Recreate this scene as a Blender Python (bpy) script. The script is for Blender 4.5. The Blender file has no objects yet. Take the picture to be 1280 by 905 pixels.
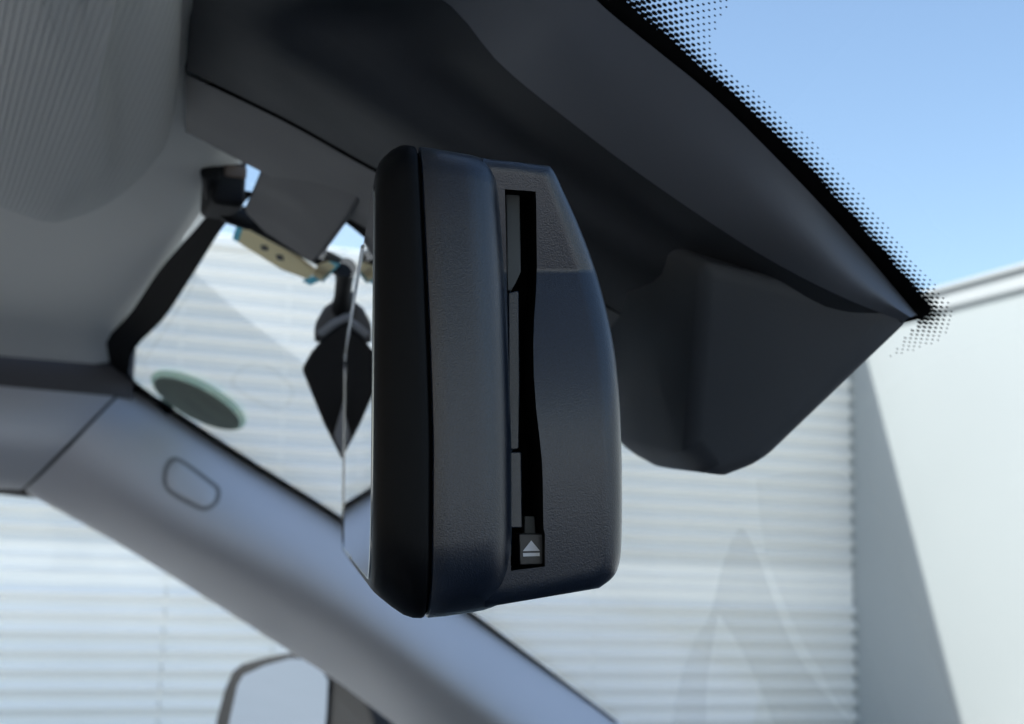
import bpy, bmesh, math, random
from mathutils import Vector, Matrix
from math import sin, cos, tan, radians, pi, sqrt
random.seed(7)
S = bpy.context.scene
COL = S.collection

# ------------------------------------------------------------------ camera
EYE = Vector((0, 0, 1.25))                       # car: X forward, Y left, Z up
YAW, PITCH, ROLL = radians(23), radians(9.3), radians(1.5)
F = Vector((sin(YAW)*cos(PITCH), cos(YAW)*cos(PITCH), sin(PITCH)))
R0 = Vector((cos(YAW), -sin(YAW), 0)); U0 = R0.cross(F)
RT = R0*cos(ROLL) + U0*sin(ROLL); UP = U0*cos(ROLL) - R0*sin(ROLL)
cd = bpy.data.cameras.new('camera'); cam = bpy.data.objects.new('camera', cd); COL.objects.link(cam)
M = Matrix((RT, UP, -F)).transposed().to_4x4(); M.translation = EYE
cam.matrix_world = M
cd.sensor_width = 36; cd.lens = 36*1777/1280; cd.clip_start = 0.01; cd.clip_end = 3000
cd.dof.use_dof = True; cd.dof.focus_distance = 0.203; cd.dof.aperture_fstop = 40
S.camera = cam

# ------------------------------------------------------------------ sky and sun
SUN = Vector((-0.72, 0.240, 0.651)).normalized()
w = bpy.data.worlds.new('World'); S.world = w; w.use_nodes = True
nt = w.node_tree; nt.nodes.clear()
sky = nt.nodes.new('ShaderNodeTexSky'); sky.sky_type = 'NISHITA'; sky.sun_disc = False
sky.sun_elevation = math.asin(SUN.z); sky.sun_rotation = math.atan2(SUN.x, SUN.y)
sky.air_density = 1.0; sky.dust_density = 1.2; sky.ozone_density = 1.0
bg = nt.nodes.new('ShaderNodeBackground'); bg.inputs[1].default_value = 0.108
wo = nt.nodes.new('ShaderNodeOutputWorld')
nt.links.new(sky.outputs[0], bg.inputs[0]); nt.links.new(bg.outputs[0], wo.inputs[0])
sl = bpy.data.lights.new('sun', 'SUN'); sl.energy = 2.75; sl.angle = radians(0.53); sl.color = (1, 0.97, 0.93)
so = bpy.data.objects.new('sun', sl); COL.objects.link(so)
so.rotation_euler = SUN.to_track_quat('Z', 'Y').to_euler(); so.location = (0, 0, 8)
S.view_settings.view_transform = 'Standard'; S.view_settings.look = 'None'
S.view_settings.exposure = 1.35; S.view_settings.gamma = 1.0
S.render.engine = 'CYCLES'
S.cycles.max_bounces = 14; S.cycles.diffuse_bounces = 6; S.cycles.glossy_bounces = 6
S.cycles.transparent_max_bounces = 16; S.cycles.use_denoising = True
S.cycles.sample_clamp_indirect = 8

# ------------------------------------------------------------------ helpers
def ray(px, py): return F + RT*((px-640)/1777) - UP*((py-452.5)/1777)
def at(px, py, d): return EYE + ray(px, py)*d            # a point seen at a pixel, d metres deep
def on_z(px, py, z):                                     # the point of the level plane z (above the eye)
    r = ray(px, py); return EYE + r*(z/r.z)
def on_y(px, py, y):
    r = ray(px, py); return EYE + r*(y/r.y)
TH = radians(33)
GN = Vector((sin(TH), 0, cos(TH)))                       # windscreen plane
GD = (ray(745, 0)*0.26).dot(GN)
def on_glass(px, py, off=0.0):
    r = ray(px, py); return EYE + r*((GD-off)/r.dot(GN))

def mat(name, col, rough=0.5, spec=0.5, bump=None, var=0.0, vscale=5.0, metal=0.0, weave=None, coord='Object'):
    m = bpy.data.materials.new(name); m.use_nodes = True
    n = m.node_tree.nodes; l = m.node_tree.links
    b = n['Principled BSDF']
    b.inputs['Base Color'].default_value = (*col, 1); b.inputs['Roughness'].default_value = rough
    b.inputs['Specular IOR Level'].default_value = spec; b.inputs['Metallic'].default_value = metal
    tc = n.new('ShaderNodeTexCoord')
    if var:
        t = n.new('ShaderNodeTexNoise'); t.inputs['Scale'].default_value = vscale; t.inputs['Detail'].default_value = 6
        l.new(tc.outputs[coord], t.inputs['Vector'])
        mx = n.new('ShaderNodeMix'); mx.data_type = 'RGBA'
        mx.inputs[6].default_value = (*[c*(1-var) for c in col], 1); mx.inputs[7].default_value = (*[min(1, c*(1+var)) for c in col], 1)
        l.new(t.outputs[0], mx.inputs[0]); l.new(mx.outputs[2], b.inputs['Base Color'])
        rr = n.new('ShaderNodeMapRange'); rr.inputs[3].default_value = rough*0.85; rr.inputs[4].default_value = min(1, rough*1.15)
        l.new(t.outputs[0], rr.inputs[0]); l.new(rr.outputs[0], b.inputs['Roughness'])
    if bump:
        prev = None
        for sc, st, dist in bump:
            t = n.new('ShaderNodeTexNoise'); t.inputs['Scale'].default_value = sc; t.inputs['Detail'].default_value = 3
            l.new(tc.outputs[coord], t.inputs['Vector'])
            bp = n.new('ShaderNodeBump'); bp.inputs['Strength'].default_value = st; bp.inputs['Distance'].default_value = dist
            l.new(t.outputs[0], bp.inputs['Height'])
            if prev: l.new(prev.outputs[0], bp.inputs['Normal'])
            prev = bp
        l.new(prev.outputs[0], b.inputs['Normal'])
    if weave:
        sx, st = weave
        a = n.new('ShaderNodeTexWave'); a.bands_direction = 'X'; a.inputs['Scale'].default_value = sx
        a.inputs['Distortion'].default_value = 1.2; a.inputs['Detail Scale'].default_value = 3
        c = n.new('ShaderNodeTexWave'); c.bands_direction = 'Y'; c.inputs['Scale'].default_value = sx*1.6
        c.inputs['Distortion'].default_value = 1.2; c.inputs['Detail Scale'].default_value = 3
        for q in (a, c): l.new(tc.outputs[coord], q.inputs['Vector'])
        ad = n.new('ShaderNodeMath'); ad.operation = 'ADD'
        l.new(a.outputs['Fac'], ad.inputs[0]); l.new(c.outputs['Fac'], ad.inputs[1])
        bp = n.new('ShaderNodeBump'); bp.inputs['Strength'].default_value = st; bp.inputs['Distance'].default_value = 0.0006
        l.new(ad.outputs[0], bp.inputs['Height']); l.new(bp.outputs[0], b.inputs['Normal'])
        mr = n.new('ShaderNodeMapRange'); mr.inputs[1].default_value = 0; mr.inputs[2].default_value = 2
        mr.inputs[3].default_value = 0; mr.inputs[4].default_value = 1
        l.new(ad.outputs[0], mr.inputs[0])
        mx = n.new('ShaderNodeMix'); mx.data_type = 'RGBA'
        mx.inputs[6].default_value = (*[k*0.94 for k in col], 1); mx.inputs[7].default_value = (*[k*1.04 for k in col], 1)
        l.new(mr.outputs[0], mx.inputs[0]); l.new(mx.outputs[2], b.inputs['Base Color'])
    return m

def thin_glass(name, tint, ior=1.5, film=0.0):
    m = bpy.data.materials.new(name); m.use_nodes = True
    n = m.node_tree.nodes; l = m.node_tree.links; n.clear()
    o = n.new('ShaderNodeOutputMaterial'); mx = n.new('ShaderNodeMixShader')
    t = n.new('ShaderNodeBsdfTransparent'); t.inputs[0].default_value = (*tint, 1)
    g = n.new('ShaderNodeBsdfGlossy'); g.inputs['Roughness'].default_value = 0.0
    f = n.new('ShaderNodeFresnel'); f.inputs[0].default_value = ior
    l.new(f.outputs[0], mx.inputs[0]); l.new(t.outputs[0], mx.inputs[1]); l.new(g.outputs[0], mx.inputs[2])
    l.new(mx.outputs[0], o.inputs[0])
    return m

def film_mat(name, col, alpha):
    m = bpy.data.materials.new(name); m.use_nodes = True
    n = m.node_tree.nodes; l = m.node_tree.links; n.clear()
    o = n.new('ShaderNodeOutputMaterial'); mx = n.new('ShaderNodeMixShader')
    t = n.new('ShaderNodeBsdfTransparent'); d = n.new('ShaderNodeBsdfDiffuse'); d.inputs[0].default_value = (*col, 1)
    mx.inputs[0].default_value = alpha
    l.new(t.outputs[0], mx.inputs[1]); l.new(d.outputs[0], mx.inputs[2]); l.new(mx.outputs[0], o.inputs[0])
    return m

def obj(name, verts, faces, m, parent=None, smooth=True, bevel=0, seg=3, subsurf=0, solid=0, angle=40):
    me = bpy.data.meshes.new(name); me.from_pydata([tuple(v) for v in verts], [], faces); me.validate()
    bm = bmesh.new(); bm.from_mesh(me); bmesh.ops.recalc_face_normals(bm, faces=bm.faces); bm.to_mesh(me); bm.free()
    o = bpy.data.objects.new(name, me); COL.objects.link(o); me.materials.append(m)
    if smooth: me.polygons.foreach_set('use_smooth', [True]*len(me.polygons))
    if parent: o.parent = parent
    if solid:
        md = o.modifiers.new('thickness', 'SOLIDIFY'); md.thickness = solid; md.offset = 0
    if bevel:
        md = o.modifiers.new('bevel', 'BEVEL'); md.width = bevel; md.segments = seg; md.limit_method = 'ANGLE'; md.angle_limit = radians(25)
        md.use_clamp_overlap = True
    if subsurf:
        md = o.modifiers.new('subsurf', 'SUBSURF'); md.levels = subsurf; md.render_levels = subsurf
    if smooth and not subsurf:
        me.set_sharp_from_angle(angle=radians(angle)) if not bevel else None
        if bevel:
            md = o.modifiers.new('wn', 'WEIGHTED_NORMAL'); md.keep_sharp = False
    return o

def tag(o, label=None, cat=None, group=None, kind=None):
    if label: o['label'] = label
    if cat: o['category'] = cat
    if group: o['group'] = group
    if kind: o['kind'] = kind
    return o
def thing(name, loc, label, cat, group=None):
    o = bpy.data.objects.new(name, None); COL.objects.link(o); o.location = (0, 0, 0)
    o.empty_display_size = 0.02
    return tag(o, label, cat, group)

def box(name, c, s, m, parent=None, bevel=0, rot=None):
    vs = []
    for x in (-.5, .5):
        for y in (-.5, .5):
            for z in (-.5, .5):
                v = Vector((x*s[0], y*s[1], z*s[2]))
                if rot: v = rot @ v
                vs.append(Vector(c)+v)
    fs = [(0, 1, 3, 2), (4, 6, 7, 5), (0, 4, 5, 1), (2, 3, 7, 6), (0, 2, 6, 4), (1, 5, 7, 3)]
    return obj(name, vs, fs, m, parent, bevel=bevel, smooth=bool(bevel))

def prism(name, pts, ext, m, parent=None, bevel=0, seg=3, smooth=True):
    n = len(pts); ext = Vector(ext)
    vs = [Vector(p) for p in pts] + [Vector(p)+ext for p in pts]
    fs = [tuple(range(n)), tuple(range(2*n-1, n-1, -1))] + [(i, (i+1) % n, n+(i+1) % n, n+i) for i in range(n)]
    return obj(name, vs, fs, m, parent, bevel=bevel, seg=seg, smooth=smooth and bevel > 0)

def loft(rings, close_ring=True, caps=True):
    vs = [v for r in rings for v in r]; n = len(rings[0]); fs = []
    for i in range(len(rings)-1):
        for j in range(n if close_ring else n-1):
            a = i*n+j; b = i*n+(j+1) % n
            fs.append((a, b, b+n, a+n))
    if caps and close_ring:
        fs.append(tuple(range(n))[::-1]); k = (len(rings)-1)*n; fs.append(tuple(range(k, k+n)))
    return vs, fs

def tube(pts, rad, k=12):
    rings = []
    for i, p in enumerate(pts):
        p = Vector(p); d = Vector(pts[min(i+1, len(pts)-1)])-Vector(pts[max(i-1, 0)]); d.normalize()
        a = d.orthogonal().normalized(); b = d.cross(a)
        r = rad[i] if isinstance(rad, (list, tuple)) else rad
        rings.append([p+(a*cos(2*pi*q/k)+b*sin(2*pi*q/k))*r for q in range(k)])
    return loft(rings)

def smooth_line(pts, n):
    """Catmull-Rom through pts, n samples"""
    pts = [Vector(p) for p in pts]; out = []; m = len(pts)-1
    for i in range(n):
        t = i/(n-1)*m; k = min(int(t), m-1); u = t-k
        p0 = pts[max(k-1, 0)]; p1 = pts[k]; p2 = pts[k+1]; p3 = pts[min(k+2, m)]
        out.append(0.5*((2*p1)+(p2-p0)*u+(2*p0-5*p1+4*p2-p3)*u*u+(3*p1-p0-3*p2+p3)*u**3))
    return out

# ------------------------------------------------------------------ materials
mm = {}
mm['plastic'] = mat('grained_black_plastic', (0.005, 0.010, 0.022), 0.40, 0.35, bump=[(4200, 0.5, 0.0001), (1500, 0.06, 0.0001)], var=0.75, vscale=3400)
pb = mm['plastic'].node_tree.nodes['Principled BSDF']; mm['plastic'].node_tree.links.new(pb.inputs['Normal'].links[0].from_socket, pb.inputs['Coat Normal']); pb.inputs['Sheen Tint'].default_value = (0.5, 0.75, 1, 1); pb.inputs['Sheen Weight'].default_value = 0.12; pb.inputs['Coat Weight'].default_value = 0.9; pb.inputs['Coat Roughness'].default_value = 0.24; pb.inputs['Sheen Roughness'].default_value = 0.25
mm['bezel'] = mat('smooth_black_plastic', (0.0015, 0.002, 0.003), 0.5, 0.15, bump=[(3000, 0.2, 0.0001)])
mm['gap'] = mat('seam_black', (0.002, 0.002, 0.002), 0.9, 0.1)
mm['card'] = mat('slot_guide_grey', (0.06, 0.065, 0.066), 0.5, 0.4)
mm['button'] = mat('button_black', (0.02, 0.02, 0.022), 0.35, 0.5)
mm['print'] = mat('symbol_print', (0.75, 0.76, 0.8), 0.6, 0.3)
mm['chrome'] = mat('mirror_silver', (0.86, 0.88, 0.88), 0.0, 0.5, metal=1.0)
mm['rimglass'] = mat('mirror_ground_edge', (0.32, 0.34, 0.35), 0.22, 0.6, metal=0.8)
mm['cover'] = mat('cover_charcoal_plastic', (0.080, 0.088, 0.10), 0.6, 0.45, bump=[(1500, 0.2, 0.0002)], var=0.1, vscale=60)
mm['cover2'] = mat('cover_dark_grey_plastic', (0.095, 0.095, 0.10), 0.6, 0.4, bump=[(1500, 0.2, 0.0002)], var=0.1, vscale=60)
mm['frit'] = mat('ceramic_frit_black', (0.003, 0.003, 0.0035), 0.8, 0.1)
mm['lining'] = mat('headliner_fabric', (0.74, 0.74, 0.71), 0.95, 0.1, weave=(250, 0.1), coord='Object')
mm['visor'] = mat('visor_knit_fabric', (0.66, 0.67, 0.65), 0.95, 0.1, weave=(230, 0.25))
mm['trim'] = mat('pillar_grey_plastic', (0.60, 0.61, 0.66), 0.5, 0.4, bump=[(1200, 0.15, 0.0002)], var=0.05, vscale=30)
mm['chan'] = mat('gap_dark_grey', (0.09, 0.09, 0.10), 0.8, 0.2)
mm['black'] = mat('matt_black_rubber', (0.01, 0.01, 0.011), 0.7, 0.3, bump=[(800, 0.2, 0.0003)])
mm['seat'] = mat('seat_grey_fabric', (0.50, 0.50, 0.50), 0.9, 0.2, var=0.1, vscale=8)
mm['dark'] = mat('cabin_dark_plastic', (0.05, 0.05, 0.052), 0.7, 0.3, var=0.2, vscale=8)
mm['glass'] = thin_glass('windscreen_glass', (0.89, 0.94, 0.94), 1.34)
mm['sideglass'] = thin_glass('door_glass', (0.93, 0.98, 0.97))
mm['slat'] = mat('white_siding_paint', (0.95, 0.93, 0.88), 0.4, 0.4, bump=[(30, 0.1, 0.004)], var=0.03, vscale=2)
mm['band'] = mat('siding_band_shaded', (0.71, 0.71, 0.69), 0.5, 0.3, var=0.04, vscale=2)  # darker copy of the siding paint; paints the shade between ridges
mm['wall'] = mat('cream_render_wall', (0.325, 0.345, 0.345), 0.8, 0.2, bump=[(60, 0.2, 0.004), (3, 0.1, 0.02)], var=0.05, vscale=0.7)
mm['coping'] = mat('coping_white_metal', (0.36, 0.37, 0.37), 0.5, 0.4, var=0.05, vscale=2)
mm['ground'] = mat('pale_concrete', (0.62, 0.61, 0.59), 0.9, 0.2, bump=[(80, 0.3, 0.004)], var=0.15, vscale=0.9)
mm['paint'] = mat('car_white_paint', (0.6, 0.6, 0.6), 0.3, 0.5)
def paper(name, col):
    m = bpy.data.materials.new(name); m.use_nodes = True
    n = m.node_tree.nodes; l = m.node_tree.links; n.clear()
    o = n.new('ShaderNodeOutputMaterial'); mx = n.new('ShaderNodeMixShader'); mx.inputs[0].default_value = 0.75
    d = n.new('ShaderNodeBsdfDiffuse'); t = n.new('ShaderNodeBsdfTranslucent')
    tc = n.new('ShaderNodeTexCoord'); nz = n.new('ShaderNodeTexNoise'); nz.inputs['Scale'].default_value = 150
    cm = n.new('ShaderNodeMix'); cm.data_type = 'RGBA'; cm.inputs[6].default_value = (*[c*0.9 for c in col], 1); cm.inputs[7].default_value = (*col, 1)
    l.new(tc.outputs['Object'], nz.inputs[0]); l.new(nz.outputs[0], cm.inputs[0])
    l.new(cm.outputs[2], d.inputs[0]); l.new(cm.outputs[2], t.inputs[0])
    l.new(d.outputs[0], mx.inputs[1]); l.new(t.outputs[0], mx.inputs[2]); l.new(mx.outputs[0], o.inputs[0])
    return m
mm['beige'] = paper('sticker_beige', (0.86, 0.74, 0.52)); mm['teal'] = paper('sticker_teal', (0.35, 0.66, 0.68))
mm['ink'] = mat('sticker_ink', (0.08, 0.08, 0.09), 0.7, 0.2)
mm['green'] = mat('sticker_grey_green', (0.27, 0.31, 0.25), 0.7, 0.2, var=0.3, vscale=60)
mm['greenrim'] = film_mat('sticker_clear_green_rim', (0.5, 0.85, 0.58), 0.45)
mm['film'] = film_mat('grey_film', (0.30, 0.32, 0.33), 0.11)
mm['film2'] = film_mat('grey_film_thin', (0.30, 0.32, 0.33), 0.06)

# ------------------------------------------------------------------ ground and buildings
g = obj('ground', [(-1500, -1500, 0), (1500, -1500, 0), (1500, 1500, 0), (-1500, 1500, 0)], [(0, 1, 2, 3)], mm['ground'], smooth=False)
tag(g, kind='structure')

WY = 10.0; CX = 7.466; TOP = EYE.z + 2.45
sw = thing('slatted_building', (0, WY, 0), 'white building wall of horizontal ridged siding beyond the pillar and windscreen', 'building')
box('backing_wall', (-2.4, WY+0.62, TOP/2-0.02), (2*(CX+2.4)-0.02, 1.1, TOP-0.04), mm['slat'], sw)
JOINTS = [-12.2, -6.0, 1.72, 2.48, 5.0, CX-0.004]
def slat_profile(kind, h):
    # (y towards the viewer is negative, z)
    if kind == 'thin':
        return [(0.03, 0), (0.0, 0.0), (-0.002, h*0.60), (-0.060, h*0.68), (-0.062, h*0.74), (0.0, h*0.99), (0.03, h*0.99)]
    if kind == 'wide':
        return [(0.03, 0), (0.0, 0.0), (-0.012, h*0.30), (-0.070, h*0.46), (-0.070, h*0.52), (0.0, h*0.99), (0.03, h*0.99)]
    return [(0.03, 0), (-0.012, 0.0), (-0.014, h*0.60), (-0.030, h*0.68), (-0.032, h*0.80), (-0.010, h*0.99), (0.03, h*0.99)]
rows = []
z = EYE.z + 0.29
while z < TOP-0.02: rows.append((z, 'thin', 0.1245)); z += 0.1245
for k in range(3): rows.append((EYE.z+0.097*k, 'belt', 0.0967))
z = EYE.z-0.1245
while z > -0.05: rows.append((max(z, 0), 'wide', 0.1245)); z -= 0.1245
cache = {}
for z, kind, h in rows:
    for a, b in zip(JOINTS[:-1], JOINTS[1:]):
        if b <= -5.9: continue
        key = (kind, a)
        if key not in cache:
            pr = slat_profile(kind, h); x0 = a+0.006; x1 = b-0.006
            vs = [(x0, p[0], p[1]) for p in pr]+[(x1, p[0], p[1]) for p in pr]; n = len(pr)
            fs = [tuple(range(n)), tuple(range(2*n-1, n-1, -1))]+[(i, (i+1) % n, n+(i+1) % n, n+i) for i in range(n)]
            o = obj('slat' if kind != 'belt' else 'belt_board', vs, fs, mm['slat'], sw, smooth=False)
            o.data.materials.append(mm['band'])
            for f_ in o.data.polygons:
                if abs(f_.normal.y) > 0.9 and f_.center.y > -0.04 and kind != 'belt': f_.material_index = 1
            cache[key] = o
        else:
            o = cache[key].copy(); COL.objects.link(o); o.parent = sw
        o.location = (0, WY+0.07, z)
box('roof_edge', (-2.4, WY+0.58, TOP+0.003), (2*(CX+2.4)-0.02, 1.2, 0.05), mm['slat'], sw)

ww = thing('cream_building', (CX, 0, 0), 'smooth cream building wall ahead of the windscreen, lit above a slanting shadow', 'building')
box('wall', (CX+2.0, 0.3, (TOP-0.14)/2), (4.0, 2*(WY+0.6), TOP-0.14), mm['wall'], ww)
box('coping', (CX+2.0, 0.3, TOP-0.067), (4.10, 2*(WY+0.6)+0.05, 0.14), mm['coping'], ww, bevel=0.02)
box('coping_cap', (CX+2.0, 0.3, TOP+0.022), (4.2, 2*(WY+0.6)+0.1, 0.04), mm['coping'], ww, bevel=0.01)

# ------------------------------------------------------------------ car shell
E = EYE
CEIL = 0.122
shell = thing('car_body', E, 'pale car body shell around the dark cabin, out of view, added to limit the cabin light', 'car')  # unseen shell, put in to keep bright ground light out of the cabin
def slab(name, x0, x1, y0, y1, z0, z1, m, parent=shell, bevel=0.0):
    return box(name, E+Vector(((x0+x1)/2, (y0+y1)/2, (z0+z1)/2)), (x1-x0, y1-y0, z1-z0), m, parent, bevel)
slab('roof', -1.9, 0.072, -0.22, 0.86, 0.165, 0.185, mm['paint'])
slab('floor', -1.9, 1.3, -0.25, 0.90, -1.0, -0.96, mm['seat'])
slab('door_panel', -1.9, 1.1, -0.27, -0.23, -0.955, -0.06, mm['seat'])  # unseen; top raised to block sunlit ground from the mirror housing
slab('door_panel', -1.9, 1.1, 0.87, 0.91, -0.955, -0.14, mm['seat'])  # unseen; top raised to keep the windscreen reflection evenly dark
slab('rear_panel', -1.95, -1.905, -0.27, 0.91, -0.955, -0.20, mm['seat'])
slab('dashboard', 0.28, 1.28, -0.225, 0.865, -0.80, -0.36, mm['dark'], bevel=0.05)
slab('seat_back', -0.55, -0.40, -0.15, 0.25, -0.95, -0.15, mm['seat'], bevel=0.04)
slab('seat_cushion', -0.40, 0.10, -0.15, 0.25, -0.80, -0.62, mm['seat'], bevel=0.05)
slab('seat_cushion', -0.40, 0.10, 0.40, 0.80, -0.80, -0.62, mm['seat'], bevel=0.05)
slab('seat_back', -0.55, -0.40, 0.40, 0.80, -0.95, -0.10, mm['seat'], bevel=0.04)

# windscreen
def gpt(x, y, off=0.0):     # glass point at car x,y (relative to the eye)
    zz = (GD-off-GN.x*x)/GN.z
    return E+Vector((x, y, zz))
ws = thing('windscreen', E, 'sloping windscreen glass with black dotted border, sky showing through', 'windscreen')
xs0, xs1 = 0.075, 0.85
obj('glass', [gpt(xs0, -0.20), gpt(xs1, -0.20), gpt(xs1, 0.875), gpt(xs0, 0.875)], [(0, 1, 2, 3)], mm['glass'], ws, smooth=False)
# black frit patch under the sensor cover, outline follows the picture's band
inner = [(606, -165), (690, -82), (778, -3), (800, 18), (850, 61), (900, 105), (950, 150), (1000, 199), (1050, 253), (1100, 310), (1140, 357), (1160, 379), (1163, 390), (1152, 398)]
band = smooth_line([on_glass(p[0], p[1], 0.0012) for p in inner], 60)
YC = 0.30
def mirror_y(p): return Vector((p.x, 2*YC-(p.y), p.z))
far = [mirror_y(p) for p in band]
poly = band + far[::-1]
obj('frit_patch', poly, [tuple(range(len(poly)))], mm['frit'], ws, smooth=False)
# half-tone dots
gx = Vector((cos(TH), 0, -sin(TH))); gy = Vector((0, 1, 0))
def to2(p): d = p-E; return (d.dot(gx), d.dot(gy))
b2 = [to2(p) for p in band]
outer = [(930, -60), (912, 0), (893, 38), (890, 55), (905, 80), (950, 120), (1000, 163), (1050, 214), (1100, 272), (1150, 334), (1182, 372), (1192, 395), (1180, 420), (1150, 436), (1110, 448)]
o2 = [to2(p) for p in smooth_line([on_glass(p[0], p[1], 0.0012) for p in outer], 90)]
def dist_poly(q, L):
    best = 9; sgn = 1
    for a, b in zip(L[:-1], L[1:]):
        ax, ay = a; bx, by = b; dx, dy = bx-ax, by-ay; ll = dx*dx+dy*dy
        t = max(0, min(1, ((q[0]-ax)*dx+(q[1]-ay)*dy)/ll)) if ll else 0
        ex, ey = q[0]-ax-dx*t, q[1]-ay-dy*t; d = sqrt(ex*ex+ey*ey)
        if d < best: best = d; sgn = 1 if dx*ey-dy*ex > 0 else -1
    return best*sgn
poly2 = [to2(p) for p in poly]
def inside(q, P):
    c = False; n = len(P)
    for i in range(n):
        (x1, y1), (x2, y2) = P[i], P[i-1]
        if (y1 > q[1]) != (y2 > q[1]) and q[0] < (x2-x1)*(q[1]-y1)/(y2-y1)+x1: c = not c
    return c
region = b2[:1] + o2 + [b2[-1]] + b2[::-1]
minx = min(min(p[0] for p in o2), b2[10][0])-0.03; maxx = max(p[0] for p in o2)+0.004
miny = min(min(p[1] for p in o2), min(p[1] for p in b2))-0.004; maxy = max(p[1] for p in o2)+0.02
# grid aligned with the band's middle direction
i0, i1 = b2[24], b2[46]; ga = math.atan2(i1[1]-i0[1], i1[0]-i0[0])
q0 = to2(on_glass(1010, 200)); qa = to2(on_glass(1016.4, 206.2)); qb = to2(on_glass(1017.0, 199.6))
va = (qa[0]-q0[0], qa[1]-q0[1]); vb = (qb[0]-q0[0], qb[1]-q0[1])
PIT = math.hypot(*va)
area = abs(va[0]*vb[1]-va[1]*vb[0]); RMAX = 0.66*sqrt(area)
vs, fs = [], []
for iu in range(-110, 110):
    for iv in range(-110, 110):
        q = (q0[0]+va[0]*iu+vb[0]*iv, q0[1]+va[1]*iu+vb[1]*iv)
        if not (minx < q[0] < maxx and miny < q[1] < maxy): continue
        di = abs(dist_poly(q, b2))
        if inside(q, poly2) and di > 0.0006: continue
        do = abs(dist_poly(q, o2))
        inreg = inside(q, region)
        if not inreg and di > 0.0008: continue
        frac = do/(di+do+1e-6)
        r = RMAX*(0.25+0.66*frac**1.4)
        c = E+gx*q[0]+gy*q[1]+GN*(GD-0.0012)
        k = len(vs)
        for s in range(10): vs.append(c+gx*(r*cos(s*pi/5))+gy*(r*sin(s*pi/5))+GN*(0.00001*((iu+iv) % 3)))
        fs.append(tuple(range(k, k+10)))
d = obj('halftone_dots', vs, fs, mm['frit'], ws, smooth=False); tag(d, kind='stuff')
# header and pillar side border
lft = [(285, 235), (248, 282), (201, 335), (161, 393), (120, 440), (136, 470), (160, 492), (300, 585), (430, 668), (590, 785), (770, 925)]
rgt = [(318, 240), (278, 285), (240, 345), (205, 398), (172, 432), (163, 455), (176, 482), (310, 572), (436, 652), (592, 766), (772, 902)]
a = smooth_line([on_glass(*p, 0.0012) for p in lft], 50); b = smooth_line([on_glass(*p, 0.0012) for p in rgt], 50)
vs, fs = loft([a, b], close_ring=False); obj('frit_border', vs, fs, mm['frit'], ws, smooth=False)
# thin see-through grey films with curved outlines, on the outside of the glass
def film(px, m, nm='grey_film'):
    p = [on_glass(q_.x, q_.y, -0.002) for q_ in smooth_line([(x, y, 0) for x, y in px+px[:1]], 90)[:-1]]
    o = obj(nm, p, [tuple(range(len(p)))], m, ws, smooth=False); return o
film([(898, 768), (892, 800), (884, 850), (878, 930), (840, 930), (850, 850), (868, 800), (888, 766), (905, 700), (925, 660), (945, 690), (965, 745), (990, 805), (1025, 860), (1075, 930), (985, 930), (950, 860), (925, 810)], mm['film'])
film([(945, 600), (955, 680), (985, 765), (1020, 830), (1068, 890), (1068, 690), (1060, 600), (1000, 590)], mm['film2'])

# door glass
dg = thing('door_window', E, 'clear side window glass below the grey pillar', 'window')
obj('glass', [E+Vector(p) for p in ((-0.9, 0.845, -0.32), (0.75, 0.845, -0.32), (0.12, 0.845, 0.12), (-0.9, 0.845, 0.12))], [(0, 1, 2, 3)], mm['sideglass'], dg, smooth=False)

# roof lining
hl = []
prof = [(-0.225, 0.116), (-0.20, 0.121), (-0.1, CEIL), (0.3, CEIL), (0.66, CEIL), (0.73, CEIL-0.002), (0.765, CEIL-0.008)]
rings = []
for x in (-1.85, -1.0, -0.4, -0.1, 0.03, 0.066, 0.078, 0.081):
    zz = {0.078: 0.003, 0.081: 0.009}.get(x, 0)
    rings.append([E+Vector((x + (0.021 if x > 0.05 else 0)*min(1, max(0, (y-0.36)/0.12)), y, z+zz)) for y, z in prof])
vs, fs = loft(rings, close_ring=False)
o = obj('headliner', vs, fs, mm['lining'], smooth=True, angle=80); tag(o, kind='structure')

# side rail trim over the door, with the dark gap above it
pr = thing('roof_rail_trim', E, 'grey plastic trim above the side window, left of the pillar seam', 'car trim')
def railx(pts): return [E+Vector(p) for p in pts]
seam_top = on_y(153, 489, 0.775)-E; seam_mid = on_y(95, 550, 0.755)-E; seam_bot = on_y(32, 612, 0.80)-E
A = smooth_line([(seam_top.x-0.006, 0.790, 0.103), tuple(seam_top-Vector((0.002, 0, 0))), tuple(seam_mid-Vector((0.002, 0, 0))), tuple(seam_bot-Vector((0.002, 0, 0))), (seam_bot.x-0.004, 0.835, seam_bot.z+0.004)], 17)
Bc = [Vector((-1.2, p.y, p.z+0.004)) for p in A]; Mid = [Vector((-0.12, p.y, p.z+0.003)) for p in A]
vs, fs = loft([[E+p for p in A], [E+p for p in Mid], [E+p for p in Bc]], close_ring=False)
obj('rail', vs, fs, mm['trim'], pr, smooth=True, angle=80)
slab('gap_channel', -1.2, 0.108, 0.771, 0.86, 0.098, 0.135, mm['chan'], pr)

sb = [E+p+Vector((0.002, 0.004, 0)) for p in A]
vs, fs = loft([[p+Vector((-0.03, 0.003, 0)) for p in sb], [p+Vector((0.03, 0.003, -0.004)) for p in sb]], close_ring=False)
obj('seam_backing', vs, fs, mm['black'], pr, smooth=False)
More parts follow.
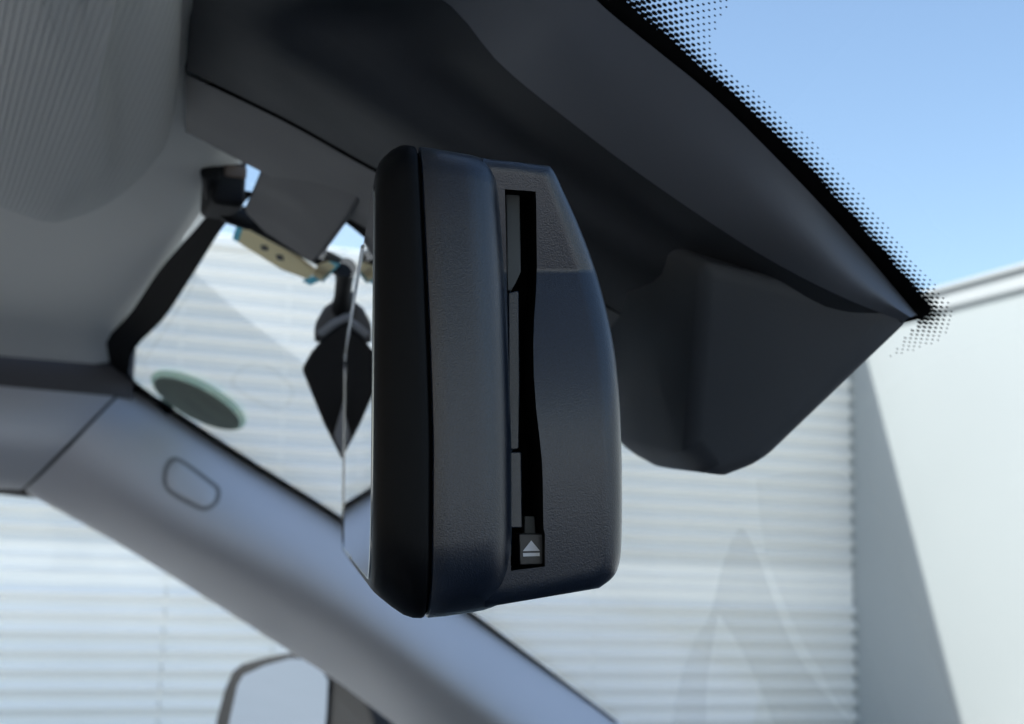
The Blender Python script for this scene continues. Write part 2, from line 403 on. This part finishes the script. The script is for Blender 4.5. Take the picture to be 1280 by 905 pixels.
# pillar trim
pl = thing('pillar_trim', E, 'pale grey windscreen pillar trim slanting down to the lower right', 'car pillar')
r_top = [on_glass(*p, 0.004) for p in [(158, 486), (300, 578), (430, 660), (590, 775), (770, 908), (900, 1010)]]
r_a = [on_y(*p, y) for p, y in [((120, 524), .752), ((250, 620), .735), ((400, 715), .715), ((560, 835), .70), ((720, 955), .69), ((850, 1060), .68)]]
r_b = [on_y(*p, y) for p, y in [((80, 566), .757), ((200, 655), .745), ((380, 760), .73), ((520, 860), .72), ((680, 980), .71), ((800, 1080), .70)]]
r_c = [on_y(*p, .80) for p in [(31, 611), (170, 690), (350, 803), (450, 868), (600, 985), (740, 1100)]]
r_d = [p+Vector((-0.004, 0.03, 0.006)) for p in r_c]
r_z = [p+Vector((0.006, 0.012, 0.002)) for p in r_top]
N = 40
rl = [smooth_line(r, N) for r in (r_z, r_top, r_a, r_b, r_c, r_d)]
# smooth cross-sections
cols = []
for i in range(N): cols.append(smooth_line([r[i] for r in rl], 31))
vs, fs = loft(cols, close_ring=False)
obj('trim_shell', vs, fs, mm['trim'], pl, smooth=True, angle=80)
def on_pillar(u, v, lift=0.0):       # u along, v across (0..30)
    i = min(max(u, 0), N-1.001); j = min(max(v, 0), 29.999); a, b = int(i), int(j); fu, fv = i-a, j-b
    p = cols[a][b]*(1-fu)*(1-fv)+cols[a+1][b]*fu*(1-fv)+cols[a][b+1]*(1-fu)*fv+cols[a+1][b+1]*fu*fv
    nrm = (cols[a+1][b]-cols[a][b]).cross(cols[a][b+1]-cols[a][b]).normalized()
    if nrm.dot(E-p) < 0: nrm = -nrm
    return p+nrm*lift
def pix_pillar(px, py, lift):
    r = ray(px, py); best = None
    for i in range(N-1):
        for j in range(30):
            for tri in ((cols[i][j], cols[i+1][j], cols[i+1][j+1]), (cols[i][j], cols[i+1][j+1], cols[i][j+1])):
                e1 = tri[1]-tri[0]; e2 = tri[2]-tri[0]; h = r.cross(e2); det = e1.dot(h)
                if abs(det) < 1e-14: continue
                s = E-tri[0]; u = s.dot(h)/det
                if u < -1e-4 or u > 1.0001: continue
                q = s.cross(e1); v = r.dot(q)/det
                if v < -1e-4 or u+v > 1.0002: continue
                t = e2.dot(q)/det
                if t > 0 and (best is None or t < best[0]):
                    nn = e1.cross(e2).normalized(); nn = nn if nn.dot(r) < 0 else -nn
                    best = (t, nn)
    if best is None: return at(px, py, 0.72)
    return E+r*best[0]+best[1]*lift
capo = [(203, 602), (205, 585), (214, 573), (228, 576), (262, 600), (275, 612), (273, 628), (260, 638), (246, 636), (212, 617)]
capi = [(208, 600), (210, 587), (217, 578), (227, 580), (259, 604), (269, 614), (267, 627), (258, 633), (247, 631), (214, 613)]
co = smooth_line([pix_pillar(*p, 0.0006) for p in capo+capo[:1]], 41)[:-1]; ci = smooth_line([pix_pillar(*p, 0.0006) for p in capi+capi[:1]], 41)[:-1]
vs = co+ci; n = 40; fs = [(i, (i+1) % n, n+(i+1) % n, n+i) for i in range(n)]
mm['groove'] = mat('pillar_groove_grey', (0.26, 0.26, 0.27), 0.7, 0.2)
ap = obj('cap_groove', vs, fs, mm['groove'], pl, smooth=False)
cpx = smooth_line([(x, y, 0) for x, y in capi+capi[:1]], 41)[:-1]; cc = sum(cpx, Vector())/40
rg = [[pix_pillar(cc.x+(p.x-cc.x)*k, cc.y+(p.y-cc.y)*k, h) for p in cpx] for k, h in ((1, 0.0004), (0.93, 0.001), (0.6, 0.001), (0.3, 0.001), (0.03, 0.001))]
vs, fs = loft(rg); obj('screw_cap', vs, fs[:-2]+[fs[-1]], mm['trim'], pl, smooth=True, angle=60)

# ------------------------------------------------------------------ sun visor
sv = thing('sun_visor', E, 'grey knitted sun visor folded up against the roof lining', 'sun visor')
vo = [(-140, 150), (-80, 235), (0, 270), (50, 283), (95, 285), (140, 270), (178, 244), (205, 217), (216, 190), (219, 150), (222, 80), (226, 0), (229, -90), (231, -170), (226, -215), (200, -240), (100, -250), (-60, -250)]
pts = [on_z(p[0], p[1], 0.102) for p in vo]
pts = smooth_line(pts+pts[:1], 81)[:-1]
cen = sum(pts, Vector())/len(pts)
rings = []
for off, dz in ((0.0, 0.019), (0.0, 0.011), (0.0008, 0.0055), (0.003, 0.002), (0.007, 0.0), (0.013, -0.0012)):
    ring = []
    for k, p in enumerate(pts):
        tg = (pts[(k+1) % 80]-pts[k-1]).normalized(); nn = Vector((-tg.y, tg.x, 0))
        if nn.dot(cen-p) < 0: nn = -nn
        ring.append(p+nn*off+Vector((0, 0, dz)))
    rings.append(ring)
for k, dz in ((0.8, -0.002), (0.5, -0.003), (0.2, -0.0035), (0.002, -0.0036)):
    rings.append([cen+(p-cen)*k+Vector((0, 0, dz-0.0012*0)) for p in rings[5]])
    for p in rings[-1]: p.z = E.z+0.102-0.0012+dz
vs, fs = loft(rings)
obj('visor_pad', vs, fs, mm['visor'], sv, smooth=True, angle=80)
box('pivot_block', at(279, 234, 0.432), (0.010, 0.020, 0.016), mm['black'], sv, bevel=0.002)
vs, fs = tube([at(262, 215, 0.42), at(268, 250, 0.432), at(284, 268, 0.438), at(312, 277, 0.442)], 0.0028); obj('pivot_arm', vs, fs, mm['black'], sv)
mm['brown'] = mat('clip_brown_plastic', (0.16, 0.12, 0.10), 0.6, 0.3)
box('pivot_clip', at(293, 216, 0.425), (0.007, 0.004, 0.004), mm['brown'], sv, bevel=0.001)

# ------------------------------------------------------------------ sensor cover on the windscreen
sc = thing('sensor_cover', E, 'large black plastic camera cover on the windscreen behind the mirror', 'cover')
g0 = lambda x, y: on_glass(x, y, 0.0018)
rails = [
 [E+Vector((.05, .205, .1215)), g0(660, -90), g0(745, 0), g0(820, 62), g0(900, 128), g0(1000, 228), g0(1080, 315), g0(1147, 394)],
 [E+Vector((.05, .222, .1195)), at(610, -60, .2625), at(690, 40, .2645), at(770, 110, .2680), at(860, 180, .2700), at(970, 268, .2705), at(1065, 340, .2700), at(1140, 396, .2712)],
 [E+Vector((.05, .236, .1170)), at(540, -10, .280), at(625, 80, .281), at(710, 150, .282), at(810, 225, .284), at(940, 312, .283), at(1045, 368, .274), at(1130, 402, .274)],
 [E+Vector((.05, .25, .1150)), at(440, 15, .295), at(520, 80, .298), at(610, 150, .302), at(720, 225, .306), at(860, 320, .304), at(990, 400, .290), at(1100, 430, .284)],
 [at(243, 0, .295), at(340, 50, .300), at(420, 100, .304), at(520, 165, .308), at(640, 240, .312), at(780, 330, .316), at(920, 410, .310), at(1060, 460, .300)],
 [at(233, 88, .335), at(300, 120, .336), at(370, 155, .338), at(450, 200, .342), at(560, 260, .345), at(690, 340, .35), at(830, 420, .345), at(1000, 480, .325)],
]
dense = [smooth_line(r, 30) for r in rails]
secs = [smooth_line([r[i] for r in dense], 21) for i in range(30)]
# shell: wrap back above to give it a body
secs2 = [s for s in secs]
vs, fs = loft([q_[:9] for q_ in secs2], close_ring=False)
mm['flange'] = mat('cover_plastic_lit', (0.125, 0.14, 0.165), 0.6, 0.4, bump=[(1500, 0.2, 0.0002)], var=0.08, vscale=60)  # lighter copy of the cover plastic; paints the light on the flange
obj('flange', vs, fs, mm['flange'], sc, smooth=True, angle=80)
mm['body'] = mat('cover_plastic_shaded', (0.034, 0.039, 0.046), 0.65, 0.3, bump=[(1500, 0.2, 0.0002)], var=0.1, vscale=60)  # darker copy of the same plastic; paints the shade below the crease
vs, fs = loft([[p+ray(640, 450)*0.0006 for p in q_[8:9]]+q_[9:] for q_ in secs2], close_ring=False)
obj('upper_shell', vs, fs, mm['body'], sc, smooth=True, angle=80)
# lower shell panel, butted against the seam
lo = [
 [at(232, 93, .3365), at(300, 125, .3375), at(370, 160, .3395), at(450, 205, .3435), at(560, 265, .3465), at(690, 345, .3515), at(830, 425, .3465)],
 [at(232, 130, .360), at(300, 165, .360), at(370, 200, .362), at(440, 240, .366), at(530, 290, .370), at(650, 360, .375), at(800, 440, .37)],
 [at(232, 165, .382), at(300, 201, .386), at(375, 240, .392), at(455, 284, .400), at(530, 330, .405), at(640, 395, .41), at(780, 470, .40)],
]
dense = [smooth_line(r, 24) for r in lo]
dense.append([p+Vector((0, 0.004, 0.012)) for p in dense[-1]])
vs, fs = loft(dense, close_ring=False)
obj('lower_panel', vs, fs, mm['cover2'], sc, smooth=True, angle=50)
sbk = [smooth_line([p+ray(640, 300)*0.012 for p in rr_], 24) for rr_ in ([at(x, y-14, d) for (x, y, d) in ((233, 88, .335), (300, 120, .336), (370, 155, .338), (450, 200, .342), (560, 260, .345))], [at(x, y+14, d) for (x, y, d) in ((233, 88, .337), (300, 120, .338), (370, 155, .340), (450, 200, .344), (560, 260, .347))])]
vs, fs = loft(sbk, close_ring=False); obj('seam_backing', vs, fs, mm['gap'], sc, smooth=False)
# rear end face against the headliner
ef = [rails[k][0] for k in range(6)]+[lo[0][0], lo[1][0], lo[2][0]]
ef2 = [p+Vector((-0.002, 0, 0.02)) for p in ef]
vs, fs = loft([ef, ef2], close_ring=False); obj('end_face', vs, fs, mm['black'], sc, smooth=False)
# camera hump
hp = {
 'a': at(878, 326, .2900), 'b': at(1010, 376, .2828), 'c': at(1144, 393, .2705),
 'd': at(952, 578, .292), 'e': at(905, 596, .296), 'f': at(858, 584, .298),
 'g': at(750, 262, .348), 'h': at(1010, 380, .365), 'i': at(1120, 385, .365), 'j': at(925, 560, .375), 'k': at(820, 585, .352), 'l': at(768, 556, .380), 'm': at(725, 270, .39)}
V = list(hp.keys()); idx = {k: i for i, k in enumerate(V)}
bm = bmesh.new(); bv = [bm.verts.new(hp[k]) for k in V]
bmesh.ops.convex_hull(bm, input=bv)
bmesh.ops.dissolve_limit(bm, angle_limit=radians(6), verts=bm.verts, edges=bm.edges)
me = bpy.data.meshes.new('camera_hump'); bm.to_mesh(me); bm.free()
hu = bpy.data.objects.new('camera_hump', me); COL.objects.link(hu); hu.parent = sc; me.materials.append(mm['cover'])
me.polygons.foreach_set('use_smooth', [True]*len(me.polygons))
md = hu.modifiers.new('bevel', 'BEVEL'); md.width = 0.007; md.segments = 7; md.limit_method = 'ANGLE'; md.angle_limit = radians(15)
md = hu.modifiers.new('wn', 'WEIGHTED_NORMAL')

# ------------------------------------------------------------------ black unit, stickers on the glass
du = thing('black_sensor_box', E, 'flat dark grey box on the windscreen just under the cover', 'sensor box')
q = [(334, 190), (452, 246), (431, 280), (402, 320), (390, 330), (330, 292), (303, 264)]
prism('case', [on_glass(x, y, 0.010) for x, y in q], GN*0.008, mm['cover2'], du, bevel=0.0015)
vs, fs = tube([at(300, 268, .445), at(345, 292, .452), at(395, 318, .455), at(440, 342, .452)], 0.0030); obj('bracket_bar', vs, fs, mm['black'], du)

st = thing('inspection_sticker', E, 'beige sticker with teal ends on the glass below the dark box', 'sticker')
def gq(name, px, m, par, off=0.0015):
    p = [on_glass(x, y, off) for x, y in px]; return prism(name, p, GN*-0.0003, m, par)
gq('paper', [(306, 279), (334, 290), (398, 338), (384, 348), (352, 336), (298, 302)], mm['beige'], st)
gq('teal_edge', [(298, 276), (306, 279), (298, 302), (291, 298)], mm['teal'], st)
gq('paper', [(398, 330), (412, 326), (420, 332), (402, 350), (392, 344)], mm['beige'], st, 0.0022)
gq('teal_edge', [(384, 348), (392, 344), (402, 350), (388, 356), (378, 350)], mm['teal'], st)
gq('teal_edge', [(412, 326), (425, 330), (404, 353), (402, 350), (420, 332)], mm['teal'], st, 0.0026)
for cx, cy in ((331, 309), (350, 321)):
    gq('ink_mark', [(cx-5, cy-3), (cx+3, cy-2), (cx+5, cy+4), (cx-3, cy+3)], mm['ink'], st, 0.0024)
gs = thing('round_sticker', E, 'grey-green oval sticker low on the windscreen beside the pillar', 'sticker')
def ell(cx, cy, a, b, ang, off, nm, m):
    p = []
    for k in range(40):
        t = 2*pi*k/40; x = a*cos(t); y = b*sin(t); p.append(on_glass(cx+x*cos(ang)-y*sin(ang), cy+x*sin(ang)+y*cos(ang), off))
    prism(nm, p, GN*-0.0002, m, gs)
ell(246, 504, 60, 19, radians(28), 0.0024, 'disc', mm['green'])
ell(248, 500, 66, 24, radians(28), 0.0012, 'clear_rim', mm['greenrim'])

# ------------------------------------------------------------------ dash camera hanging by the mirror's far end
dc = thing('dash_camera', E, 'black dash camera hanging from the windscreen by the far mirror end', 'camera')
q = [(376, 461), (388, 440), (405, 420), (428, 403), (452, 398), (470, 430), (462, 500), (440, 572), (428, 578), (404, 530)]
prism('body', [at(x, y, .470) for x, y in q], F*0.018, mm['black'], dc, bevel=0.002)
fa = [(430, 498), (446, 490), (446, 560), (434, 584), (424, 562), (417, 544)]
mm['grey'] = mat('silver_grey_plastic', (0.22, 0.23, 0.25), 0.45, 0.5)
prism('side_face', [at(x, y, .4675) for x, y in fa], F*0.002, mm['grey'], dc, bevel=0.0005)
q = [(392, 405), (404, 384), (426, 368), (446, 362), (456, 380), (452, 398), (426, 404), (404, 420), (392, 430)]
prism('joint_cup', [at(x, y, .474) for x, y in q], F*0.014, mm['cover2'], dc, bevel=0.002)
vs, fs = tube([at(400, 418, .469), at(415, 406, .4685), at(432, 397, .4685), at(446, 394, .469)], 0.0013); obj('silver_ring', vs, fs, mm['grey'], dc)
vs, fs = tube([at(432, 334, .448), at(430, 352, .458), at(428, 372, .470), at(427, 392, .478)], [0.0034, 0.0028, 0.0028, 0.004]); obj('stem', vs, fs, mm['black'], dc)

# ------------------------------------------------------------------ door mirror outside
dm = thing('door_mirror', E, 'black door mirror outside the side window at the bottom', 'door mirror')
MN = Vector((-0.90, -0.42, 0.03)).normalized(); MP = ray(345, 880)*1.05
def on_m(px, py, off=0.0):
    r = ray(px, py); return E+r*((MP.dot(MN)+off)/r.dot(MN))
hq = [(258, 960), (268, 900), (278, 862), (288, 838), (300, 829), (330, 821), (362, 815), (400, 817), (430, 832), (452, 862), (470, 910), (480, 960)]
rg = [[on_m(x, y, -0.002) for x, y in hq]]
cc = sum(rg[0], Vector())/len(hq)
for dep, k in ((0.03, 1.0), (0.07, 0.9), (0.10, 0.6)): rg.append([cc+(p-cc)*k-MN*dep for p in rg[0]])
vs, fs = loft(rg); obj('housing', vs, fs, mm['black'], dm, bevel=0.004)
gl = [(276, 960), (287, 900), (297, 856), (304, 844), (330, 832), (362, 823), (384, 824), (400, 834), (410, 850), (408, 890), (402, 960)]
mm['tinted'] = mat('tinted_mirror_silver', (0.27, 0.31, 0.36), 0.02, 0.5, metal=1.0)
prism('mirror_glass', [on_m(x, y, 0.001) for x, y in gl], MN*-0.002, mm['tinted'], dm)

# ------------------------------------------------------------------ rear-view mirror
rm = thing('rear_view_mirror', E, 'black rear-view mirror with card slot and eject button on its end', 'mirror')
Ln = ray(398, 648).normalized()
Nn = (RT - Ln*RT.dot(Ln)).normalized(); Vn = Nn.cross(Ln)
if Vn.dot(UP) < 0: Vn = -Vn
O = ray(527, 475)*0.200
def mp(px, py, l=0.0):          # pixel -> (n, v) on the plane l
    r = ray(px, py); P0 = O+Ln*l; t = P0.dot(Ln)/r.dot(Ln); d = r*t-O
    return d.dot(Nn), d.dot(Vn)
def mw(n, v, l):
    l = l + (0.9e-3*((v+0.003)/0.033)**2 + v*0.035 if l < 0.03 else 0)
    return E+O+Nn*n+Vn*v+Ln*l
LEN = 0.240
V550 = mp(540, 560)[1]
def shift(v):                    # the seam leans back towards the top
    k = max(0.0, v-V550)/0.043
    return -0.0018*k**1.25
def rrect(n, vt, vb, ins, rt=0.006, rb=0.013, sh=1.0, k=9, inset_v=0.0):
    """rounded rectangle in (l, v) at depth n: near end at l = ins"""
    l0, l1 = ins, LEN-ins; out = []
    for cl, cv, r, a0 in ((l0, vt, rt, 90), (l0, vb, rb, 180), (l1, vb, rb, 270), (l1, vt, rt, 0)):
        sl_ = 1 if cl == l0 else -1; sv_ = -1 if cv == vt else 1
        c = (cl+sl_*r, cv+sv_*r)
        for i in range(k):
            t = radians(a0+90*i/(k-1)); out.append((c[0]+r*cos(t), c[1]+r*sin(t)))
    # straight runs get extra points so that the lean reads
    res = []
    m = len(out)
    for i in range(m):
        a = out[i]; b = out[(i+1) % m]; res.append(a)
        dd = abs(b[1]-a[1])
        if dd > 0.01:
            for s in range(1, 8): res.append((a[0]+(b[0]-a[0])*s/8, a[1]+(b[1]-a[1])*s/8))
    return [mw(n+sh*shift(v), v, l) for l, v in res]
def ring(px, yt, yb, ins_mm, sh=1.0, rt=0.005, rb=0.011):
    yt -= 7+7*max(0, 1-(px-468)/180); yb += 7
    n = mp(px, 520)[0]; return rrect(n, mp(px, yt)[1], mp(px, yb)[1], ins_mm/1000, rt, rb, sh)
bz = [ring(469, 222, 724, 5.0, 0), ring(468.2, 216, 729, 4.0, 0), ring(470, 207, 734, 2.9, 0.0), ring(474, 199, 739, 2.1, 0.05), ring(482, 192, 746, 1.3, .15), ring(497, 184, 758, .6, .45),
      ring(512, 179, 768, .2, .75), ring(524, 178, 772, .05, 1), ring(535, 178.5, 772.5, .15, 1), ring(537.6, 180, 771.5, .4, 1), ring(538.2, 186, 766, 1.4, 1)]
vs, fs = loft(bz); obj('bezel', vs, fs, mm['bezel'], rm, smooth=True, angle=60)
vs, fs = loft([ring(536, 186, 766, 1.2, 1), ring(548, 186, 766, 1.2, 1)]); obj('seam_core', vs, fs, mm['gap'], rm, smooth=False)
hs = [ring(541.2, 186, 766, 1.6, 1), ring(541.6, 180.5, 771, .45, 1), ring(544, 179.5, 772, .1, 1), ring(565, 182, 770, 0, 1), ring(595, 186, 765.5, 0, 1), ring(606, 187.2, 763.8, .12, 1), ring(616, 188.5, 762, .42, 1), ring(625, 190, 759.5, .95, 1), ring(632.5, 191.5, 757, 1.7, 1), ring(638.5, 193.5, 754, 2.7, 1), ring(643, 196, 750.5, 4.0, 1), ring(645.8, 199, 747, 5.6, 1), ring(647, 204, 742, 7.6, 1), ring(647.5, 212, 735, 11, 1)]
vs, fs = loft(hs); obj('front_housing', vs, fs, mm['plastic'], rm, smooth=True, angle=60)

# rear housing: outline in (n, v); a facetted end with the card slot, carried back along l
LR = 0.0070
YC_, YT_, YB_, YM_ = 338, 203, 740, 560
TILT = [(338, 15.0), (480, 7.0), (540, 1.0), (580, -1.5), (740, -6.0)]     # lean of the end face, degrees upward
def end_l_y(y):
    if y < YC_: return -0.0045*(YC_-y)/(YC_-YT_)
    l = 0.0; yy = YC_
    while yy < y:
        st_ = min(4.0, y-yy); q = yy+st_/2
        for (ya, ta), (yb, tb) in zip(TILT[:-1], TILT[1:]):
            if ya <= q <= yb: t_ = ta+(tb-ta)*(q-ya)/(yb-ya)
        if q > TILT[-1][0]: t_ = TILT[-1][1]
        l -= tan(radians(t_))*st_*0.0001125; yy += st_
    return l
right = [(690, 203), (697, 213), (708, 238), (722, 270), (738, 312), (750, 350), (761, 395), (769, 440), (774, 495), (776, 550), (777, 620), (776, 680), (773, 705), (765, 722), (748, 735)]
slotR = [(672.0, 233), (672.5, 245), (672.5, 330), (671, 365), (668.5, 395), (667, 430), (667.5, 470), (670, 510), (674, 545), (677, 575), (678, 600), (678.5, 650), (679, 662), (680.5, 668), (680.5, 710)]
slotL = [(633, 233), (634, 300), (636, 500), (638, 710)]
def interp(P, y):
    if y <= P[0][1]: return P[0][0]
    for a, b in zip(P[:-1], P[1:]):
        if y <= b[1]: return a[0]+(b[0]-a[0])*(y-a[1])/(b[1]-a[1])
    return P[-1][0]
rt_s = [(p.x, p.y) for p in smooth_line([(x, y, 0) for x, y in right], 57)]
wrows = [i/60 for i in range(61)]
def row_y(wv, x):                      # rows run from the top edge to the bottom edge
    yl = 193+(759-193)*wv; yr = 203+(735-203)*wv
    return yl+(yr-yl)*min(1, max(0, (x-610)/(730-610)))
T0 = None
ws_ = sorted(set([round(i/150, 5) for i in range(151)]))
out_px = [(610, 193), (650, 196.5)]+rt_s+[(720, 741), (680, 750), (640, 756.5), (610, 759)]
def d_out(x, y):
    best = 1e9
    for a, b in zip(out_px[:-1], out_px[1:]):
        dx, dy = b[0]-a[0], b[1]-a[1]; t = max(0, min(1, ((x-a[0])*dx+(y-a[1])*dy)/(dx*dx+dy*dy)))
        best = min(best, math.hypot(x-a[0]-dx*t, y-a[1]-dy*t))
    return best
RR = 24.0                              # edge radius in pixels at this distance (about 2.7 mm)
def nvl(x, y):
    dd = d_out(x, y); rr = RR if y > 300 else 14+10*(max(0, y-200)/100)
    dl = 0.0
    if dd < rr: dl = (rr-sqrt(max(0, rr*rr-(rr-dd)**2)))*0.0001125
    l = LR+end_l_y(y)+dl
    n, v = mp(x, y, l); return n, v, l
nl, ns, nr_ = 4, 6, 30
grid = []; isslot = []
for wv in ws_:
    y_r = 203+(735-203)*wv
    xr = interp(rt_s, y_r)
    ymid = row_y(wv, 660)
    a, b = interp(slotL, ymid), interp(slotR, ymid)
    xs = [606+(a-606)*k/nl for k in range(nl)]+[a+(b-a)*k/ns for k in range(ns)]
    for k in range(nr_+1):
        q = k/nr_; q = 1-(1-q)**1.6; xs.append(b+(xr-b)*q)
    line = []
    for x in xs:
        yl = 193+(759-193)*wv; y = yl+(y_r-yl)*(x-606)/(xr-606)
        line.append(nvl(x, y))
    grid.append(line); isslot.append(232.5 < ymid < 710)
nc = len(grid[0]); nrw = len(grid)
vs = [mw(*p) for line in grid for p in line]; fs = []
for i in range(nrw-1):
    for j in range(nc-1):
        if nl <= j < nl+ns and isslot[i] and isslot[i+1]: continue
        fs.append((i*nc+j, i*nc+j+1, (i+1)*nc+j+1, (i+1)*nc+j))
# slot walls
si = [i for i in range(nrw) if isslot[i]]
loop = [(si[0], j) for j in range(nl, nl+ns)]+[(i, nl+ns) for i in si[:-1]]+[(si[-1], j) for j in range(nl+ns, nl, -1)]+[(i, nl) for i in si[::-1][:-1]]
k0 = len(vs)
for i, j in loop:
    n_, v_, l_ = grid[i][j]; vs.append(mw(n_, v_, LR+0.010))
m_ = len(loop)
for q in range(m_):
    a_ = loop[q][0]*nc+loop[q][1]; b_ = loop[(q+1) % m_][0]*nc+loop[(q+1) % m_][1]
    fs.append((a_, b_, k0+(q+1) % m_, k0+q))
wallv = {i*nc+j for i, j in loop}
# sides carried back along the length
rim = [(0, j) for j in range(nc)]+[(i, nc-1) for i in range(1, nrw)]+[(nrw-1, j) for j in range(nc-2, -1, -1)]
prev = [i*nc+j for i, j in rim]
for l_, sc_ in ((0.012, 0), (0.05, 0), (LEN-0.010, 0), (LEN-0.006, 0.003)):
    cur = []
    for i, j in rim:
        n_, v_, _ = grid[i][j]; vs.append(mw(n_-sc_, v_*(1-sc_*8), l_)); cur.append(len(vs)-1)
    for q in range(len(rim)-1): fs.append((prev[q], prev[q+1], cur[q+1], cur[q]))
    prev = cur
fs.append(tuple(prev))
rh = obj('rear_housing', vs, fs, mm['plastic'], rm, smooth=True, angle=50)
rh.data.materials.append(mm['gap'])
for f_ in rh.data.polygons:
    if all(k0 <= vi < k0+m_ or vi in wallv for vi in f_.vertices): f_.material_index = 1
def mprism(name, nv, l0, l1, m, parent, bevel=0, seg=2):
    p0 = [mw(n, v, l0) for n, v in nv]; e = Ln*(l1-l0); return prism(name, p0, e, m, parent, bevel=bevel, seg=seg)
# inside the slot
sl_ = mprism('slot_cavity', [mp(x, y, LR) for x, y in [(628, 228), (684, 228), (684, 714), (628, 714)]], LR+0.0095, LR+0.011, mm['gap'], rm)
def poly_px(name, px, l0, l1, m, parent, bevel=0.0002):
    return mprism(name, [mp(x, y, l0) for x, y in px], l0, l1, m, parent, bevel)
poly_px('guide_plate', [(634.5, 237), (652, 237), (652.3, 338), (646, 352), (640, 362), (635, 362)], LR-0.0002, LR+0.008, mm['card'], rm)
poly_px('guide_rail', [(636, 364), (640, 364), (649.5, 362), (650, 480), (648.5, 560), (646, 562), (636, 562)], LR+0.0012, LR+0.008, mm['plastic'], rm)
poly_px('guide_plate', [(636, 565), (651.5, 565), (652.5, 660), (637, 660)], LR+0.0004, LR+0.008, mm['plastic'], rm)
poly_px('card_stop', [(655, 645), (668, 645), (669.5, 668), (655, 668)], LR+0.0022, LR+0.006, mm['card'], rm)
eb = poly_px('eject_button', [(648, 667), (679, 667), (679.5, 703), (677, 706), (649, 706.5)], LR-0.0006, LR+0.006, mm['button'], rm, 0.0004)
poly_px('arrow_symbol', [(663.5, 675.5), (674.3, 688.5), (653, 688.8)], LR-0.00066, LR-0.00056, mm['print'], eb, 0)
poly_px('bar_symbol', [(653.2, 691.2), (674, 690.8), (674, 695.0), (653.4, 695.5)], LR-0.00066, LR-0.00056, mm['print'], eb, 0)
# glass plate, proud of the bezel
gp = [ring(468.9, 222, 724, 5.4, 0, .006, .012), ring(466.9, 222.5, 723.5, 5.5, 0, .006, .012), ring(466.2, 226, 720.5, 6.4, 0, .006, .012)]
vs, fs = loft(gp, caps=False); obj('glass_rim', vs, fs, mm['rimglass'], rm, smooth=True, angle=30)
gpl = ring(466.25, 226, 720.5, 6.4, 0, .006, .012)
obj('mirror_glass', gpl, [tuple(range(len(gpl)))], mm['chrome'], rm, smooth=False)
tr = [p for p in ring(466.6, 223, 723, 5.6, 0, .006, .012) if (p-E-O).dot(Ln) > 0.085]
tr.sort(key=lambda p: 0)
cut_i = max(range(len(tr)), key=lambda i: (tr[i]-tr[i-1]).length)
tr = tr[cut_i:]+tr[:cut_i]
for end, pos in ((0, 'first'), (-1, 'last')):
    p_ = tr[end]; up_ = (p_-E-O).dot(Vn) > 0
    l_ = (p_-E-O).dot(Ln); ext = [p_-Ln*(l_-q_) for q_ in ((0.06, 0.10, 0.15, 0.19) if up_ else (0.13, 0.19))]
    ext = [e_ for e_ in ext if (e_-p_).length > 0.01]
    tr = ext+tr if pos == 'first' else tr+ext[::-1]
vs, fs = tube(tr, 0.00042, 8); obj('glass_trim', vs, fs, mm['rimglass'], rm)
# ball stalk up to the cover
vs, fs = tube([mw(mp(740, 475)[0], 0.0, 0.12), mw(mp(840, 430)[0], 0.004, 0.125), mw(mp(900, 400)[0], 0.010, 0.13)], [0.009, 0.007, 0.008], 16)
obj('ball_stalk', vs, fs, mm['bezel'], rm)
